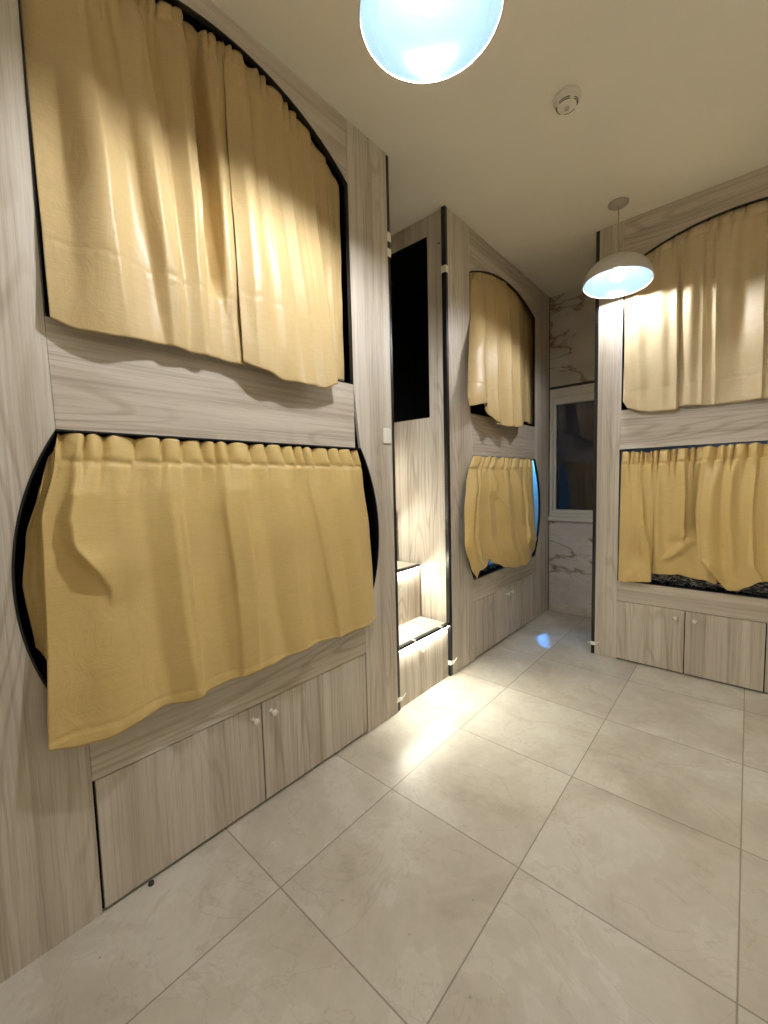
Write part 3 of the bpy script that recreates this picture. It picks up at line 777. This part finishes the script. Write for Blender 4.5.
# ------------------------------------------------------------------ stairs
def stairs(loc, rz, W, label, D=.892):
    """local x across the width, y into the wall, z up"""
    R = empty('staircase', loc, rz, label=label, cat='stairs', group='built-in stairs between bunks')
    g = .004
    tread = [0.006, .247, .462, .68]; zz = [.39, .785, 1.18, 1.575]
    for k in range(4):
        y0 = tread[k]; y1 = tread[k+1] if k < 3 else D
        z0 = 0 if k == 0 else zz[k-1]; z1 = zz[k]
        box('riser', g, W-g, y0+.008, y0+.026, z0+(.001 if k else 0), z1-.018, M['wv'], R)
        box('tread', g, W-g, y0+.0, min(y1+.007, D), z1-.0175, z1, M['wt'], R)
        # nosing: black strip with bare aluminium gaps, LED tape below it
        bm = bmesh.new(); bm2 = bmesh.new()
        cuts = [(0, .26), (.30, .80), (.86, 1)] if k == 0 else [(0, .985)]
        for a, b in cuts: bx(bm, g+(W-2*g)*a, g+(W-2*g)*b, y0-.006, y0+.022, z1-.019, z1+.0025)
        n = link_mesh('nosing', bm, M['black'], R); bevel(n, .0015, 1)
        bx(bm2, g, W-g, y0-.004, y0+.020, z1-.018, z1+.0012)
        link_mesh('nosing_base', bm2, M['alu'], R)
        box('led_strip', g+.006, W-g-(.006 if k < 2 else .12), y0-.003, y0+.006, z1-.0225, z1-.0195, M['led'], R)
    return R
st1 = stairs((0, 1.8686, 0), PI/2, 2.428-1.8686, 'lit wooden stairs between the nearest and the far left bunk units')
# white sticker remains on the first riser
bm = bmesh.new()
for (u, z, a, b, n) in ((.255, .315, .014, .010, 9), (.262, .288, .017, .012, 8), (.242, .30, .006, .012, 7)):
    lathe(bm, [(0, 0), (1, 0), (1, .25), (0, .25)], n, 'z', (0, 0, 0))
    for v in bm.verts:
        if not v.tag:
            r = random.Random(round(v.co.x*99)+round(v.co.y*77)).uniform(.7, 1.1)
            v.co = Vector((u+v.co.x*a*r, .0135-v.co.z*.006, z+v.co.y*b*r)); v.tag = True
link_mesh('sticker', bm, M['tie'], st1)
st2 = stairs((OX3+1.7755, OY3, 0), 0, .60, 'second lit wooden stairs, past the right bunk unit')

# ------------------------------------------------------------------ pendant lamps
def pendant(x, y, zr, r, tilt, label, glow='bulb'):
    R = empty('pendant_lamp', (x, y, H), label=label, cat='lamp', group='dome pendant lamps')
    bm = bmesh.new(); lathe(bm, [(0, 0), (.062, 0), (.062, -.008), (.050, -.018), (.012, -.024), (0, -.024)], 36)
    link_mesh('ceiling_canopy', bm, M['canopy'], R, smooth=True, autosmooth=40)
    P = Vector((0, 0, zr-H)); hgt = .165
    T = Matrix.Translation(P) @ tilt
    top = T @ Vector((0, 0, hgt+.03))
    bm = bmesh.new(); tube(bm, [(0, 0, -.02), top], .0028, 8)
    link_mesh('cord', bm, M['canopy'], R, smooth=True)
    n = 18
    prof = [(r*math.cos(PI/2*i/n)**.92 if i < n else 0, hgt*math.sin(PI/2*i/n)) for i in range(n+1)]
    bm = bmesh.new(); lathe(bm, prof, 64)
    sh = link_mesh('lamp_shade', bm, M['shade'], R, smooth=True, recalc=False); sh.matrix_local = T
    # inner skin and rolled rim
    t = .003
    bm = bmesh.new()
    lathe(bm, [((r-t)*math.cos(PI/2*i/n)**.92 if i < n else 0, (hgt-t)*math.sin(PI/2*i/n)+.0005) for i in range(n+1)], 64)
    for f_ in bm.faces: f_.normal_flip()
    s2 = link_mesh('shade_lining', bm, M['shin' if glow == 'bulb' else 'shin2'], sh, smooth=True, recalc=False)
    bm = bmesh.new()
    lathe(bm, [(r+.001, .001), (r+.001, -.003), (r-.004, -.003), (r-.004, .001), (r+.001, .001)], 64)
    link_mesh('rim', bm, M['shade'], sh)
    bm = bmesh.new(); lathe(bm, [(0, hgt+.034), (.012, hgt+.034), (.016, hgt+.02), (.024, hgt), (.024, hgt-.045), (.018, hgt-.05), (0, hgt-.05)], 24)
    so = link_mesh('socket', bm, M['white'], R, smooth=True, autosmooth=40); so.matrix_local = T
    bm = bmesh.new(); rb = .041; cz = .056
    lathe(bm, [(0, cz-rb)] + [(rb*math.sin(a), cz-rb*math.cos(a)) for a in [PI*i/12 for i in range(1, 10)]] + [(.018, cz+rb+.008), (0, cz+rb+.008)], 24)
    bu = link_mesh('bulb', bm, M[glow], R, smooth=True); bu.matrix_local = T
    return R
pendant(.822, 1.085, 2.745, .208, Matrix.Rotation(math.radians(0), 4, 'X'), 'large-looking dome pendant lamp cut off by the top edge of the photo')
pendant(.85, 3.215, 2.69, .208, Matrix.Rotation(math.radians(-5), 4, (1, -.3, 0)), 'small-looking white dome pendant lamp hanging before the right bunk unit', 'bulb2')

def fill_uplight(x, y, z, rz, label):
    # fill light added out of view, open bowl shining up at the ceiling; local +y points at the wall
    R = empty('added_fill_uplighter', (x, y, z), rz, label=label, cat='lamp', group='added bowl uplighters for fill light')
    bm = bmesh.new(); lathe(bm, [(0, -.10), (.05, -.092), (.09, -.07), (.12, -.035), (.13, 0), (.126, 0), (.116, -.033), (.087, -.066), (.05, -.086), (0, -.094)], 40)
    link_mesh('bowl', bm, M['shade'], R, smooth=True, autosmooth=50)
    bm = bmesh.new(); bx(bm, -.04, .04, .10, .17, -.07, .01); link_mesh('bracket', bm, M['shade'], R)
    bm = bmesh.new(); lathe(bm, [(0, -.03), (.105, -.03), (.105, -.036), (0, -.036)], 32); link_mesh('fill_disc', bm, M['opal'], R)
fill_uplight(X1-.171, .5, 2.5, -PI/2, 'added fill uplighter, unseen, on the wall to the right of the camera')
fill_uplight(1.2, Y0+.171, 2.5, PI, 'added fill uplighter, unseen, on the wall behind the camera')

# ------------------------------------------------------------------ smoke detector
sd = empty('smoke_detector', (.851, 2.181, H), -.7, label='round cream smoke detector with dark slots on the ceiling', cat='smoke detector')
sd.scale = (1.15, 1.15, 1.15)
bm = bmesh.new(); lathe(bm, [(0, -.0005), (.052, -.0005), (.053, -.012), (.049, -.018), (0, -.018)], 40)
link_mesh('mounting_base', bm, M['white'], sd, smooth=True, autosmooth=35)
bm = bmesh.new(); lathe(bm, [(0, -.018), (.044, -.018), (.043, -.028), (.036, -.038), (.022, -.042), (0, -.043)], 40)
link_mesh('sensor_head', bm, M['white'], sd, smooth=True, autosmooth=35)
bm = bmesh.new()
for r, z in ((.0415, -.031), (.0385, -.0365)):
    for a0 in [k*PI/2+.2 for k in range(4)]:
        pts = [(r*math.cos(a0+t*.12), r*math.sin(a0+t*.12), z) for t in range(10)]
        tube(bm, pts, .0016, 6)
link_mesh('vent_slot', bm, M['dot'], sd)
bm = bmesh.new(); lathe(bm, [(.009, -.042), (.009, -.047), (.006, -.047), (.006, -.0425)], 20)
link_mesh('test_button', bm, M['pvc'], sd, smooth=True, autosmooth=35)

# ------------------------------------------------------------------ blue lights inside the two lower bunks
def bluelamp(root, u, y, z, label, ln=.16, glow='blue'):
    R = empty('bunk_light', (0, 0, 0), label=label, cat='light', group='blue lights inside lower bunks')
    R.matrix_world = root.matrix_basis @ Matrix.Translation((u, y, z)); R.location = root.matrix_basis @ Vector((u, y, z)); R.rotation_euler = root.rotation_euler
    box('light_housing', -.018, .018, 0, ln, 0, .018, M['white'], R, .003)
    box('diffuser', -.012, .012, .006, ln-.006, -.005, .0, M[glow], R)
    return R
bluelamp(b2, 1.80, .10, 1.755, 'small blue LED light at the far end inside the left lower bunk', .5)
bluelamp(b3, .75, .30, 1.72, 'small blue LED light under the deck of the right lower bunk', .3, 'blued')

R = empty('reading_spotlight', (-.10, 4.245, 1.565), label='tiny blue reading spotlight inside the left lower bunk by the window end', cat='light')
aim = (Vector((.37, 3.53, 0)) - Vector((-.10, 4.23, 1.55))).normalized()
Q = aim.to_track_quat('Z', 'Y').to_matrix().to_4x4()
bm = bmesh.new(); lathe(bm, [(0, -.04), (.016, -.04), (.016, .012), (.013, .012), (.012, -.005), (0, -.005)], 20)
o = link_mesh('spot_housing', bm, M['white'], R, smooth=True, autosmooth=40); o.matrix_local = Q
bm = bmesh.new(); tube(bm, [(0, 0, 0), (0, .081, 0)], .006, 8); link_mesh('bracket', bm, M['white'], R)
ld = bpy.data.lights.new('reading_spot', 'SPOT'); ld.energy = 220; ld.color = (.05, .30, 1.); ld.spot_size = math.radians(13); ld.spot_blend = .5; ld.shadow_soft_size = .008
lo = bpy.data.objects.new('spot_beam', ld); COL.objects.link(lo); lo.parent = R
lo.matrix_local = Matrix.Translation(aim*.014) @ aim.to_track_quat('-Z', 'Y').to_matrix().to_4x4()

# ------------------------------------------------------------------ camera, world, view
yaw, pitch, roll = -0.7245012, -0.0737738, -0.02463015
cx, hh, fpx = 1.55555, 1.39982, 412.896
f = Vector((math.sin(yaw)*math.cos(pitch), math.cos(yaw)*math.cos(pitch), math.sin(pitch)))
r0 = Vector((math.cos(yaw), -math.sin(yaw), 0)); u0 = r0.cross(f)
r = r0*math.cos(roll)+u0*math.sin(roll); u = -r0*math.sin(roll)+u0*math.cos(roll)
cam = bpy.data.cameras.new('camera'); co = bpy.data.objects.new('camera', cam); COL.objects.link(co)
co.matrix_world = Matrix(((r.x, u.x, -f.x, cx), (r.y, u.y, -f.y, 0), (r.z, u.z, -f.z, hh), (0, 0, 0, 1)))
cam.sensor_fit = 'VERTICAL'; cam.sensor_height = 36; cam.lens = fpx*36/1024; cam.clip_start = .02
bpy.context.scene.camera = co
wd = bpy.data.worlds.new('night'); bpy.context.scene.world = wd; wd.use_nodes = True
wd.node_tree.nodes['Background'].inputs[0].default_value = (.01, .012, .02, 1)
wd.node_tree.nodes['Background'].inputs[1].default_value = .2
sc = bpy.context.scene
sc.view_settings.view_transform = 'Standard'; sc.view_settings.look = 'None'
sc.view_settings.exposure = .6; sc.view_settings.gamma = 1; sc.view_settings.use_curve_mapping = False
sc.cycles.max_bounces = 12; sc.cycles.diffuse_bounces = 8; sc.cycles.sample_clamp_indirect = 8
sc.cycles.caustics_reflective = False; sc.cycles.caustics_refractive = False
sc.cycles.use_denoising = True
